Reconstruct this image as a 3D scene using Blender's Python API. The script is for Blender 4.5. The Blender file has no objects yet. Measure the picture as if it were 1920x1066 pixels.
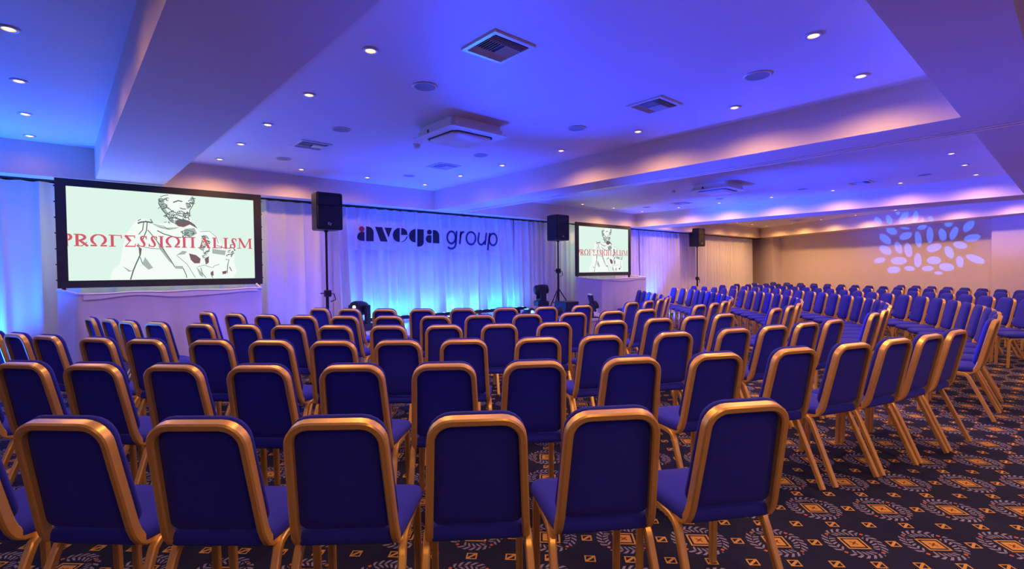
import bpy, math, random
from mathutils import Vector, Matrix

# ------------------------------------------------------------------ camera, world, exposure
scene = bpy.context.scene
col = scene.collection
R = math.radians
FPX, CAM_H = 955.0, 1.42
HEAD, PITCH, ROLL = R(41.75), math.atan(24.3 / 955), 0.0099
fwd = Vector((math.sin(HEAD), math.cos(HEAD), 0)); rt = Vector((math.cos(HEAD), -math.sin(HEAD), 0)); up = Vector((0, 0, 1))
f3 = fwd * math.cos(PITCH) - up * math.sin(PITCH); u0 = up * math.cos(PITCH) + fwd * math.sin(PITCH)
cr = rt * math.cos(ROLL) - u0 * math.sin(ROLL); cu = u0 * math.cos(ROLL) + rt * math.sin(ROLL)
cam_data = bpy.data.cameras.new('camera'); cam = bpy.data.objects.new('camera', cam_data); col.objects.link(cam)
cam_data.sensor_fit = 'HORIZONTAL'; cam_data.sensor_width = 36; cam_data.lens = FPX / 1920 * 36; cam_data.clip_start = 0.05
cam.matrix_world = Matrix(((cr.x, cu.x, -f3.x, 0), (cr.y, cu.y, -f3.y, 0), (cr.z, cu.z, -f3.z, CAM_H), (0, 0, 0, 1)))
scene.camera = cam
world = bpy.data.worlds.new('world'); scene.world = world; world.use_nodes = True
world.node_tree.nodes['Background'].inputs[0].default_value = (0.10, 0.10, 0.35, 1)
world.node_tree.nodes['Background'].inputs[1].default_value = 0.05
vs = scene.view_settings
vs.view_transform = 'Standard'; vs.look = 'None'; vs.gamma = 1.0; vs.exposure = 0.12; vs.use_curve_mapping = False

WARM = (1.0, 0.50, 0.17)
DOWN_W, BAR_W, UP_W, ADDED_WASH_W, GOBO_W = 26, 34, 650, 3800, 8000
def dim(x, y):
    """dimmer setting of each downlight circuit"""
    if y < 0: return 2.8
    if x < .3: return .07 if y > 7.5 else .7
    if x < 5.5:
        if y > 7.5: return 1.8 if x < 3 else (.35 if x < 4.5 else .15)
        return (.25 if x > 3 else 1.2) if y > 5 else (2.0 if x > 3 else 1.6)
    if x < 12.2: return .12 if (y > 6.5 and x < 9) else (.35 if (y > 5 and x < 10) else 2.2)
    return 2.9
BLUE = (0.003, 0.045, 1.0)
CYAN = (0.010, 0.11, 1.0)
ADDED_WASHES = [(5.2, 6.75, .48, (-.35, -1, .31), .55, 62, 'added blue fill light on stage left tilted over the chairs'),  # added lights, hidden behind the chairs, that turn ceiling and rows blue
          (6.3, 6.62, .48, (.05, -1, .31), .6, 62, 'added blue fill light at stage centre tilted over the chairs'),
          (8.58, 7.02, .48, (.9, -.42, .42), 1.0, 50, 'added blue fill light on stage right tilted toward the far ceiling'),
          (7.05, 6.62, .48, (.7, -.8, .30), .8, 56, 'added blue fill light on stage tilted toward the right bay')]
# ------------------------------------------------------------------ materials
def nt(name):
    m = bpy.data.materials.new(name); m.use_nodes = True
    return m, m.node_tree, m.node_tree.nodes['Principled BSDF']

def mat(name, c, rough=.6, metal=0., noise=0., nscale=40., bump=0., bscale=200., sheen=0., emit=None, estr=0., spec=.5):
    m, t, b = nt(name)
    b.inputs['Roughness'].default_value = rough; b.inputs['Metallic'].default_value = metal
    b.inputs['Specular IOR Level'].default_value = spec
    b.inputs['Base Color'].default_value = (*c, 1)
    if sheen: b.inputs['Sheen Weight'].default_value = sheen
    if noise:
        tc = t.nodes.new('ShaderNodeTexCoord'); n = t.nodes.new('ShaderNodeTexNoise'); n.inputs['Scale'].default_value = nscale
        n.inputs['Detail'].default_value = 4
        r = t.nodes.new('ShaderNodeMapRange'); r.inputs[3].default_value = 1 - noise; r.inputs[4].default_value = 1 + noise
        v = t.nodes.new('ShaderNodeVectorMath'); v.operation = 'SCALE'; v.inputs[0].default_value = c
        t.links.new(tc.outputs['Object'], n.inputs['Vector']); t.links.new(n.outputs['Fac'], r.inputs[0])
        t.links.new(r.outputs[0], v.inputs['Scale']); t.links.new(v.outputs[0], b.inputs['Base Color'])
    if bump:
        tc = t.nodes.new('ShaderNodeTexCoord'); n = t.nodes.new('ShaderNodeTexNoise'); n.inputs['Scale'].default_value = bscale
        bp = t.nodes.new('ShaderNodeBump'); bp.inputs['Strength'].default_value = bump; bp.inputs['Distance'].default_value = .002
        t.links.new(tc.outputs['Object'], n.inputs['Vector']); t.links.new(n.outputs['Fac'], bp.inputs['Height']); t.links.new(bp.outputs[0], b.inputs['Normal'])
    if emit:
        b.inputs['Emission Color'].default_value = (*emit, 1); b.inputs['Emission Strength'].default_value = estr
    return m

M = {}
M['paint'] = mat('white_paint', (.80, .78, .78), .55, noise=.02, nscale=1.5)
M['beam'] = mat('cream_beam_paint', (.84, .72, .60), .6, noise=.02, nscale=1.5)
M['wallpaint'] = mat('cream_wall_paint', (.78, .70, .64), .6, noise=.03, nscale=2)
M['curtain'] = mat('white_drape', (.80, .78, .80), .75, noise=.03, nscale=3, bump=.25, bscale=60, sheen=.2)
M['sheer'] = mat('sheer_banner', (.80, .78, .80), .75, noise=.03, nscale=3); M['sheer'].node_tree.nodes['Principled BSDF'].inputs['Alpha'].default_value = .28
M['fabric'] = mat('blue_chair_fabric', (.026, .034, .40), .85, noise=.14, nscale=260, bump=.5, bscale=420, spec=.2, sheen=.07)
M['gold'] = mat('gold_anodised_frame', (.92, .58, .14), .32, .45, noise=.04, nscale=60)
M['black'] = mat('black_plastic', (.012, .013, .018), .45, noise=.1, nscale=80, spec=.4)
M['grille'] = mat('black_steel_grille', (.008, .008, .012), .6, bump=.6, bscale=500)
M['rubber'] = mat('black_rubber', (.01, .01, .01), .8)
M['metal'] = mat('dark_metal', (.03, .03, .04), .4, .6)
M['white'] = mat('white_plastic', (.78, .78, .78), .35)
M['slat'] = mat('white_metal_slat', (.7, .7, .72), .4)
M['dark'] = mat('dark_duct', (.02, .02, .03), .8)
M['deck'] = mat('stage_deck', (.6, .6, .64), .4, noise=.08, nscale=6)
M['skirt'] = mat('stage_skirt', (.5, .42, .40), .7, noise=.05, nscale=8)
M['bezel'] = mat('black_screen_border', (.025, .026, .03), .75, noise=.15, nscale=5)
M['cloth'] = mat('white_table_cloth', (.78, .75, .78), .8, noise=.03, nscale=4)
M['navy'] = mat('logo_navy', (.008, .008, .04), .7)
M['midblue'] = mat('logo_thin_blue', (.03, .03, .14), .7)
M['red'] = mat('logo_red', (.45, .012, .04), .7)
M['bulb'] = mat('lamp_glow', (1, .7, .4), .5, emit=(1, .55, .2), estr=3.4)
M['track'] = mat('silver_track', (.85, .85, .9), .25, .5)
M['led'] = mat('blue_led_lens', (.1, .3, 1), .3, emit=(.10, .4, 1), estr=6)
M['lens'] = mat('white_lens', (.8, .9, 1), .2, emit=(.75, .9, 1), estr=3)
M['badge'] = mat('silver_badge', (.7, .7, .72), .4, .2)
def emis(name, c, s=1.0): return mat(name, (0, 0, 0), .9, emit=c, estr=s, spec=0)
SCR = .97
M['scr_bg'] = emis('screen_mint_white', (.70, .88, .78), SCR)
M['scr_body'] = emis('screen_statue_white', (.86, .93, .88), SCR)
M['scr_line'] = emis('screen_dark_line', (.10, .15, .15), SCR)
M['scr_shade'] = emis('screen_plum_shade', (.20, .11, .13), SCR)
M['scr_grey'] = emis('screen_grey_shade', (.38, .45, .42), SCR)
M['scr_text'] = emis('screen_red_text', (.62, .10, .14), SCR)

def carpet():
    m, t, b = nt('patterned_carpet'); N = t.nodes; Lk = t.links
    b.inputs['Roughness'].default_value = .95; b.inputs['Specular IOR Level'].default_value = .15
    def val(x, sock):
        if isinstance(x, (int, float)): sock.default_value = x
        else: Lk.new(x, sock)
    def op(o, a, bb=0., c=None):
        n = N.new('ShaderNodeMath'); n.operation = o; val(a, n.inputs[0]); val(bb, n.inputs[1])
        if c is not None: val(c, n.inputs[2])
        return n.outputs[0]
    tc = N.new('ShaderNodeTexCoord'); sp = N.new('ShaderNodeSeparateXYZ'); Lk.new(tc.outputs['Object'], sp.inputs[0])
    k = 1 / math.sqrt(2); P = .3925; h = P / 2
    s = op('SUBTRACT', op('MULTIPLY', op('ADD', sp.outputs[0], sp.outputs[1]), k), 2.694)
    q = op('SUBTRACT', op('MULTIPLY', op('SUBTRACT', sp.outputs[0], sp.outputs[1]), k), 1.605)
    ms = op('WRAP', s, h, -h); mq = op('WRAP', q, h, -h)
    ams = op('ABSOLUTE', ms); amq = op('ABSOLUTE', mq)
    box = op('MAXIMUM', ams, amq)
    r = op('SQRT', op('ADD', op('MULTIPLY', ms, ms), op('MULTIPLY', mq, mq)))
    th = op('ARCTAN2', mq, ms)
    lt = lambda a, x: op('LESS_THAN', a, x)
    gt = lambda a, x: op('GREATER_THAN', a, x)
    AND = lambda a, x: op('MULTIPLY', a, x)
    OR = lambda a, x: op('MAXIMUM', a, x)
    ring = AND(lt(box, .056), gt(box, .047)); inner = lt(box, .037)
    cross = AND(lt(op('ABSOLUTE', op('SUBTRACT', ams, amq)), .006), lt(box, .016))
    gold_m = OR(ring, inner)
    # leaf wreath of herringbone strokes broken at the four corners
    rr = op('ABSOLUTE', op('SUBTRACT', r, .113))
    ph = op('ADD', op('MULTIPLY', th, 25.0), op('MULTIPLY', rr, -150.0))
    leaf = AND(AND(gt(op('SINE', ph), .1), lt(rr, .031)), gt(rr, .003))
    corner = op('ABSOLUTE', op('SINE', op('MULTIPLY', th, 2.0)))
    gap = lt(corner, .965)
    leaf = AND(leaf, gap)
    dots = AND(gt(corner, .992), AND(gt(r, .118), lt(r, .134)))
    # small squares on every other lattice point
    ws = op('ABSOLUTE', op('WRAP', s, h / 2, -h / 2)); wq = op('ABSOLUTE', op('WRAP', q, h / 2, -h / 2))
    sb = op('MAXIMUM', ws, wq)
    small = OR(AND(lt(sb, .027), gt(sb, .020)), AND(lt(sb, .020), lt(op('ABSOLUTE', op('SUBTRACT', op('WRAP', s, h / 2, -h / 2), op('WRAP', q, h / 2, -h / 2))), .009)))
    small = AND(small, gt(box, h / 2))
    gold = OR(gold_m, small)
    nz = N.new('ShaderNodeTexNoise'); nz.inputs['Scale'].default_value = 2.2; nz.inputs['Detail'].default_value = 6; Lk.new(tc.outputs['Object'], nz.inputs['Vector'])
    nz2 = N.new('ShaderNodeTexNoise'); nz2.inputs['Scale'].default_value = 320; Lk.new(tc.outputs['Object'], nz2.inputs['Vector'])
    base = N.new('ShaderNodeMix'); base.data_type = 'RGBA'; Lk.new(nz.outputs['Fac'], base.inputs[0])
    base.inputs[6].default_value = (.013, .017, .052, 1); base.inputs[7].default_value = (.028, .033, .080, 1)
    cur = base.outputs[2]
    for mask, c in ((leaf, (.36, .36, .50, 1)), (gold, (.78, .45, .10, 1)), (cross, (.30, .07, .02, 1)), (dots, (.7, .2, .08, 1))):
        mx = N.new('ShaderNodeMix'); mx.data_type = 'RGBA'; Lk.new(mask, mx.inputs[0]); Lk.new(cur, mx.inputs[6]); mx.inputs[7].default_value = c; cur = mx.outputs[2]
    mul = N.new('ShaderNodeMix'); mul.data_type = 'RGBA'; mul.blend_type = 'MULTIPLY'; mul.inputs[0].default_value = .45
    Lk.new(cur, mul.inputs[6]); Lk.new(nz2.outputs['Fac'], mul.inputs[7]); Lk.new(mul.outputs[2], b.inputs['Base Color'])
    bp = N.new('ShaderNodeBump'); bp.inputs['Strength'].default_value = .4; bp.inputs['Distance'].default_value = .003
    Lk.new(nz2.outputs['Fac'], bp.inputs['Height']); Lk.new(bp.outputs[0], b.inputs['Normal'])
    return m
M['carpet'] = carpet()

# ------------------------------------------------------------------ mesh helpers
class MB:
    def __init__(s): s.v = []; s.f = []
    def add(s, vs_, fs_):
        o = len(s.v); s.v += [tuple(p) for p in vs_]; s.f += [tuple(i + o for i in f) for f in fs_]; return s
    def box(s, x0, x1, y0, y1, z0, z1):
        return s.add([(x0, y0, z0), (x1, y0, z0), (x1, y1, z0), (x0, y1, z0), (x0, y0, z1), (x1, y0, z1), (x1, y1, z1), (x0, y1, z1)],
                     [(0, 3, 2, 1), (4, 5, 6, 7), (0, 1, 5, 4), (1, 2, 6, 5), (2, 3, 7, 6), (3, 0, 4, 7)])
    def cbox(s, x0, x1, y0, y1, z0, z1, c=.01):
        """box with chamfered vertical edges and top/bottom rims"""
        def ring(i, z):
            X0, X1, Y0, Y1 = x0 + i, x1 - i, y0 + i, y1 - i
            return [(X0 + c, Y0, z), (X1 - c, Y0, z), (X1, Y0 + c, z), (X1, Y1 - c, z), (X1 - c, Y1, z), (X0 + c, Y1, z), (X0, Y1 - c, z), (X0, Y0 + c, z)]
        return s.rings([ring(c * .7, z0), ring(0, z0 + c), ring(0, z1 - c), ring(c * .7, z1)])
    def rings(s, rs, cap=True):
        n = len(rs[0]); vv = [p for r in rs for p in r]; ff = []
        for k in range(len(rs) - 1):
            for i in range(n):
                j = (i + 1) % n; ff.append((k * n + i, k * n + j, (k + 1) * n + j, (k + 1) * n + i))
        if cap: ff += [tuple(reversed(range(n))), tuple(range((len(rs) - 1) * n, len(rs) * n))]
        return s.add(vv, ff)
    def prism(s, pts, fn, t0, t1):
        n = len(pts)
        return s.add([fn(p, t0) for p in pts] + [fn(p, t1) for p in pts],
                     [tuple(reversed(range(n))), tuple(range(n, 2 * n))] + [(i, (i + 1) % n, (i + 1) % n + n, i + n) for i in range(n)])
    def sweep(s, path, prof, n0):
        path = [Vector(p) for p in path]; n0 = Vector(n0); rs = []
        tp = None; nrm = None
        for i, p in enumerate(path):
            a = path[max(i - 1, 0)]; b = path[min(i + 1, len(path) - 1)]; t = (b - a).normalized()
            if nrm is None: nrm = (n0 - t * n0.dot(t)).normalized()
            else:
                ax = tp.cross(t)
                if ax.length > 1e-7: nrm = Matrix.Rotation(math.atan2(ax.length, tp.dot(t)), 3, ax.normalized()) @ nrm
                nrm = (nrm - t * nrm.dot(t)).normalized()
            tp = t; bn = t.cross(nrm)
            k = 1.0
            if 0 < i < len(path) - 1:
                c = (p - a).normalized().dot((b - p).normalized()); k = 1 / max(.7, math.sqrt(max(.01, (1 + c) / 2)))
            rs.append([tuple(p + nrm * (q[0] * k) + bn * q[1]) for q in prof])
        return s.rings(rs)
    def tube(s, path, r, seg=8, n0=None):
        path = [Vector(p) for p in path]; t = (path[1] - path[0]).normalized()
        n0 = n0 or (Vector((1, 0, 0)) if abs(t.x) < .9 else Vector((0, 1, 0)))
        return s.sweep(path, [(r * math.cos(2 * math.pi * i / seg), r * math.sin(2 * math.pi * i / seg)) for i in range(seg)], n0)
    def lathe(s, prof, seg=16, c=(0, 0, 0)):
        return s.rings([[(c[0] + r * math.cos(2 * math.pi * i / seg), c[1] + r * math.sin(2 * math.pi * i / seg), c[2] + z) for i in range(seg)] for r, z in prof])
    def ribbon(s, pts, w, fn, t0, t1, close=False):
        """flat stroke of width w along 2-D points"""
        n = len(pts); Ls = []; Rs = []
        for i in range(n):
            a = pts[(i - 1) % n] if close else pts[max(i - 1, 0)]; b = pts[(i + 1) % n] if close else pts[min(i + 1, n - 1)]
            dx, dy = b[0] - a[0], b[1] - a[1]; l = math.hypot(dx, dy) or 1; ww = (w[i] if isinstance(w, (list, tuple)) else w) / 2
            Ls.append((pts[i][0] - dy / l * ww, pts[i][1] + dx / l * ww)); Rs.append((pts[i][0] + dy / l * ww, pts[i][1] - dx / l * ww))
        for i in range(n if close else n - 1):
            j = (i + 1) % n; s.prism([Ls[i], Rs[i], Rs[j], Ls[j]], fn, t0, t1)
        return s
    def mesh(s, name, m, smooth=None):
        me = bpy.data.meshes.new(name); me.from_pydata(s.v, [], s.f); me.update()
        if m: me.materials.append(m)
        if smooth is not None:
            me.polygons.foreach_set('use_smooth', [True] * len(me.polygons)); me.set_sharp_from_angle(angle=R(smooth))
        return me
    def build(s, name, m, parent=None, smooth=None):
        return link(name, s.mesh(name, m, smooth), parent)

def link(name, data, parent=None):
    o = bpy.data.objects.new(name, data); col.objects.link(o)
    if parent: o.parent = parent
    return o
def tag(o, label=None, cat=None, group=None, kind=None):
    if label: o['label'] = label
    if cat: o['category'] = cat
    if group: o['group'] = group
    if kind: o['kind'] = kind
    return o
def thing(name, label, cat, loc=(0, 0, 0), rz=0., group=None):
    o = link(name, None); o.empty_display_size = .1; o.location = loc; o.rotation_euler = (0, 0, rz)
    return tag(o, label, cat, group)
def copy_tree(o, parent=None):
    c = o.copy(); col.objects.link(c); c.parent = parent
    for ch in o.children: copy_tree(ch, c)
    return c
def spot(name, loc, aim, color, watts, size, blend=1., radius=.03, parent=None):
    l = bpy.data.lights.new(name, 'SPOT'); l.color = color; l.energy = watts; l.spot_size = R(size); l.spot_blend = blend; l.shadow_soft_size = radius
    o = link(name, l, parent); o.location = loc
    o.rotation_euler = (Vector(aim)).to_track_quat('-Z', 'Y').to_euler()
    return o
ORD = ['first', 'second', 'third', 'fourth', 'fifth', 'sixth', 'seventh', 'eighth', 'ninth', 'tenth', 'eleventh', 'twelfth', 'thirteenth', 'fourteenth', 'fifteenth',
       'sixteenth', 'seventeenth', 'eighteenth', 'nineteenth', 'twentieth', 'twenty-first', 'twenty-second', 'twenty-third', 'twenty-fourth', 'twenty-fifth', 'twenty-sixth']

# ------------------------------------------------------------------ traced data (metres, or fractions of a screen)
STATUE_BODY = [(0.453,0.962),(0.447,0.888),(0.456,0.827),(0.474,0.766),(0.493,0.695),(0.468,0.65),(0.411,0.644),(0.375,0.692),(0.338,0.698),(0.301,0.603),(0.273,0.509),(0.254,0.357),(0.238,0.176),(0.203,0.116),(0.189,0.009),(0.865,0.01),(0.883,0.087),(0.868,0.224),(0.881,0.384),(0.837,0.427),(0.793,0.425),(0.766,0.513),(0.74,0.578),(0.677,0.589),(0.652,0.614),(0.617,0.676),(0.613,0.783),(0.629,0.861),(0.643,0.939),(0.625,0.988),(0.501,0.989)]
STATUE_SHADE = [[(0.527,0.666),(0.546,0.626),(0.576,0.618),(0.611,0.654),(0.654,0.609),(0.637,0.656),(0.607,0.696),(0.577,0.714),(0.547,0.7)],[(0.602,0.307),(0.643,0.287),(0.668,0.243),(0.662,0.189),(0.631,0.188),(0.611,0.232)],[(0.691,0.244),(0.716,0.277),(0.715,0.2),(0.698,0.172)],[(0.724,0.078),(0.74,0.1),(0.742,0.039),(0.729,0.034)],[(0.334,0.361),(0.35,0.356),(0.344,0.279),(0.337,0.269)],[(0.794,0.088),(0.822,0.099),(0.818,0.06),(0.796,0.054)]]
STATUE_GREY = [[(0.453,0.941),(0.472,0.923),(0.475,0.84),(0.494,0.768),(0.479,0.767),(0.456,0.827)],[(0.494,0.768),(0.513,0.739),(0.527,0.666),(0.546,0.626),(0.517,0.665),(0.493,0.705)],[(0.589,0.909),(0.617,0.902),(0.614,0.848),(0.598,0.835)],[(0.62,0.989),(0.643,0.95),(0.637,0.895),(0.625,0.914)],[(0.411,0.634),(0.468,0.608),(0.526,0.592),(0.556,0.616),(0.496,0.579),(0.449,0.596)],[(0.428,0.448),(0.465,0.356),(0.511,0.177),(0.492,0.209),(0.445,0.344)],[(0.58,0.597),(0.636,0.613),(0.651,0.549),(0.614,0.502),(0.574,0.521)],[(0.641,0.15),(0.676,0.068),(0.681,0.018),(0.66,0.046)],[(0.738,0.367),(0.819,0.347),(0.813,0.291),(0.737,0.311)],[(0.67,0.419),(0.696,0.398),(0.685,0.332),(0.664,0.364)],[(0.365,0.259),(0.405,0.135),(0.381,0.114),(0.35,0.176)],[(0.515,0.156),(0.565,0.156),(0.57,0.121),(0.525,0.126)],[(0.532,0.284),(0.567,0.338),(0.592,0.328),(0.577,0.296)],[(0.251,0.156),(0.29,0.105),(0.304,0.105),(0.281,0.09)]]
STATUE_LINES = [([(0.453,0.957),(0.472,0.975),(0.496,0.985)],0.006),([(0.462,0.921),(0.481,0.935),(0.496,0.916)],0.007),([(0.457,0.868),(0.476,0.882),(0.49,0.857)],0.007),([(0.47,0.828),(0.495,0.837),(0.509,0.807)],0.008),([(0.494,0.779),(0.518,0.798),(0.543,0.775)],0.009),([(0.508,0.749),(0.538,0.763),(0.567,0.745)],0.009),([(0.498,0.716),(0.527,0.725),(0.562,0.707)],0.01),([(0.527,0.682),(0.557,0.702),(0.591,0.689)],0.01),([(0.572,0.768),(0.598,0.781),(0.61,0.75)],0.009),([(0.582,0.726),(0.602,0.739),(0.609,0.707)],0.009),([(0.56,0.563),(0.595,0.587),(0.625,0.568)],0.006),([(0.676,0.507),(0.703,0.525),(0.718,0.487)],0.008),([(0.686,0.452),(0.712,0.465),(0.723,0.421)],0.008),([(0.691,0.398),(0.712,0.41),(0.719,0.366)],0.008),([(0.325,0.391),(0.345,0.351),(0.34,0.279),(0.318,0.176),(0.304,0.105),(0.289,0.004)],0.01),([(0.34,0.258),(0.352,0.182)],0.006),([(0.333,0.638),(0.347,0.653),(0.375,0.663),(0.407,0.654)],0.014),([(0.333,0.667),(0.35,0.689)],0.007),([(0.363,0.65),(0.357,0.567),(0.336,0.514)],0.007),([(0.381,0.657),(0.376,0.558),(0.353,0.444)],0.008),([(0.398,0.695),(0.411,0.649)],0.007),([(0.432,0.566),(0.467,0.529),(0.525,0.496),(0.559,0.493)],0.009),([(0.383,0.569),(0.428,0.448),(0.464,0.345),(0.502,0.219),(0.52,0.15)],0.007),([(0.567,0.129),(0.584,0.048),(0.586,0.015)],0.007),([(0.343,0.382),(0.398,0.358),(0.45,0.355)],0.005),([(0.411,0.639),(0.468,0.618),(0.496,0.579)],0.004),([(0.522,0.904),(0.549,0.928),(0.572,0.921)],0.011),([(0.592,0.904),(0.614,0.902),(0.619,0.865),(0.601,0.862)],0.01),([(0.558,0.843),(0.573,0.834),(0.591,0.834)],0.009),([(0.548,0.802),(0.565,0.807),(0.58,0.79)],0.008),([(0.448,0.94),(0.445,0.877),(0.461,0.811),(0.479,0.767),(0.498,0.7),(0.517,0.665)],0.009),([(0.628,0.991),(0.64,0.938),(0.629,0.877),(0.613,0.826),(0.61,0.75)],0.007),([(0.667,0.572),(0.724,0.582),(0.761,0.518),(0.776,0.435)],0.004),([(0.765,0.412),(0.825,0.37)],0.006),([(0.818,0.24),(0.837,0.235),(0.828,0.167),(0.824,0.065)],0.007),([(0.839,0.144),(0.852,0.093)],0.008),([(0.667,0.134),(0.676,0.068),(0.696,0.012)],0.006),([(0.74,0.133),(0.746,0.156),(0.779,0.178)],0.004),([(0.724,0.067),(0.736,0.011)],0.006),([(0.532,0.284),(0.59,0.177),(0.634,0.019)],0.004),([(0.651,0.15),(0.688,0.167),(0.735,0.133)],0.004)]
CURL_REGIONS = [(0.448,0.961),(0.49,0.821),(0.475,0.798),(0.611,0.664),(0.61,0.988),(0.642,0.895),(0.671,0.523),(0.722,0.366),(0.828,0.415),(0.88,0.281),(0.545,0.562),(0.625,0.503),(0.685,0.365),(0.715,0.255)]
TEXT = [('P',-0.014,0.024),('Rx',0.026,0.093),('O',0.101,0.181),('G',0.187,0.252),('E',0.261,0.32),('S',0.329,0.38),('S',0.385,0.433),('I',0.437,0.468),('O',0.474,0.555),('N',0.561,0.64),('A',0.653,0.728),('L',0.735,0.797),('I',0.802,0.836),('S',0.845,0.888),('M',0.891,0.986)]
LOGO_DOT = [(4.178,2.218),(4.176,2.205),(4.171,2.192),(4.162,2.182),(4.151,2.173),(4.138,2.168),(4.124,2.165),(4.111,2.166),(4.098,2.171),(4.087,2.178),(4.079,2.188),(4.074,2.2),(4.072,2.213),(4.074,2.225),(4.08,2.238),(4.088,2.248),(4.1,2.257),(4.112,2.262),(4.126,2.265),(4.14,2.264),(4.152,2.259),(4.163,2.252),(4.171,2.242),(4.177,2.23)]
LOGO_DARK = [[(4.179,2.16),(4.131,2.166),(4.09,2.156),(4.058,2.128),(4.037,2.082),(4.039,2.04),(4.067,2.013),(4.112,2.002),(4.176,1.998)],[(4.213,2.268),(4.265,2.264),(4.314,2.245),(4.346,2.209),(4.358,2.164),(4.355,2.0),(4.208,2.0)],[(4.388,2.268),(4.528,2.268),(4.637,2.001),(4.492,2.004)],[(4.578,2.263),(4.734,2.266),(4.656,2.078)],[(4.896,2.274),(4.839,2.262),(4.785,2.225),(4.755,2.176),(4.745,2.129),(4.758,2.071),(4.794,2.029),(4.838,2.007),(4.891,2.001)],[(4.928,2.273),(4.982,2.266),(5.027,2.242),(5.053,2.205),(5.065,2.146),(4.926,2.137)],[(5.064,2.119),(5.047,2.073),(5.014,2.037),(4.968,2.011),(4.923,2.0),(4.923,2.01),(4.963,2.022),(5.0,2.046),(5.025,2.076),(5.042,2.113)],[(5.242,2.272),(5.183,2.256),(5.13,2.218),(5.102,2.175),(5.092,2.131),(5.104,2.075),(5.138,2.034),(5.184,2.012),(5.238,2.003)],[(5.282,2.269),(5.428,2.268),(5.423,2.004),(5.403,1.966),(5.371,1.94),(5.331,1.928),(5.276,1.928)],[(5.615,2.223),(5.613,2.211),(5.607,2.199),(5.598,2.188),(5.586,2.18),(5.572,2.175),(5.557,2.173),(5.543,2.174),(5.529,2.178),(5.518,2.185),(5.509,2.195),(5.503,2.206),(5.502,2.218),(5.504,2.231),(5.51,2.243),(5.519,2.253),(5.531,2.261),(5.544,2.267),(5.559,2.269),(5.573,2.268),(5.587,2.264),(5.599,2.257),(5.608,2.247),(5.613,2.236)],[(5.606,2.156),(5.551,2.161),(5.506,2.149),(5.479,2.118),(5.472,2.075),(5.487,2.036),(5.535,2.008),(5.603,2.005)],[(5.641,2.269),(5.7,2.267),(5.75,2.246),(5.781,2.207),(5.792,2.164),(5.79,2.003),(5.637,2.006)]]
LOGO_THIN = [[(6.194,2.14),(6.19,2.111),(6.182,2.083),(6.168,2.059),(6.15,2.038),(6.128,2.023),(6.105,2.014),(6.081,2.012),(6.057,2.016),(6.035,2.027),(6.016,2.044),(6.001,2.065),(5.991,2.09),(5.986,2.118),(5.986,2.146),(5.992,2.174),(6.003,2.2),(6.019,2.223),(6.038,2.241),(6.061,2.253),(6.085,2.259),(6.109,2.259),(6.132,2.251),(6.153,2.238),(6.17,2.219),(6.183,2.195),(6.191,2.168),(6.194,2.14)],[(6.225,2.271),(6.196,1.993),(6.187,1.984),(6.182,1.961),(6.17,1.941),(6.15,1.923),(6.125,1.911),(6.097,1.904),(6.068,1.904),(6.04,1.911),(6.017,1.923),(5.999,1.94)],[(6.336,2.272),(6.298,2.004)],[(6.317,2.153),(6.326,2.206),(6.335,2.221),(6.347,2.234),(6.36,2.245),(6.374,2.254),(6.39,2.259),(6.405,2.261),(6.421,2.261)],[(6.718,2.141),(6.714,2.11),(6.704,2.081),(6.687,2.054),(6.666,2.032),(6.641,2.016),(6.614,2.006),(6.585,2.004),(6.558,2.008),(6.532,2.02),(6.51,2.038),(6.492,2.061),(6.48,2.088),(6.474,2.117),(6.474,2.148),(6.481,2.178),(6.494,2.206),(6.512,2.23),(6.535,2.249),(6.561,2.263),(6.589,2.269),(6.618,2.269),(6.645,2.261),(6.669,2.247),(6.69,2.226),(6.705,2.201),(6.715,2.172),(6.718,2.141)],[(6.817,2.271),(6.785,2.099),(6.785,2.099),(6.788,2.075),(6.796,2.053),(6.809,2.034),(6.827,2.019),(6.848,2.01),(6.87,2.008),(6.893,2.012),(6.914,2.022),(6.987,2.096)],[(7.018,2.27),(6.974,2.005)],[(7.112,2.271),(7.05,1.892)],[(7.316,2.135),(7.312,2.105),(7.303,2.076),(7.289,2.051),(7.27,2.03),(7.247,2.014),(7.222,2.005),(7.197,2.002),(7.172,2.007),(7.149,2.018),(7.129,2.035),(7.113,2.058),(7.102,2.084),(7.096,2.113),(7.097,2.142),(7.103,2.171),(7.115,2.198),(7.131,2.222),(7.152,2.241),(7.175,2.253),(7.2,2.26),(7.226,2.259),(7.25,2.251),(7.272,2.237),(7.291,2.217),(7.305,2.193),(7.313,2.165),(7.316,2.135)]]
BANNERS = [[(3.998,2.292),(5.902,2.341),(5.895,1.848),(3.99,1.842)],[(5.912,2.331),(7.408,2.315),(7.402,1.849),(5.905,1.845)]]
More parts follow.
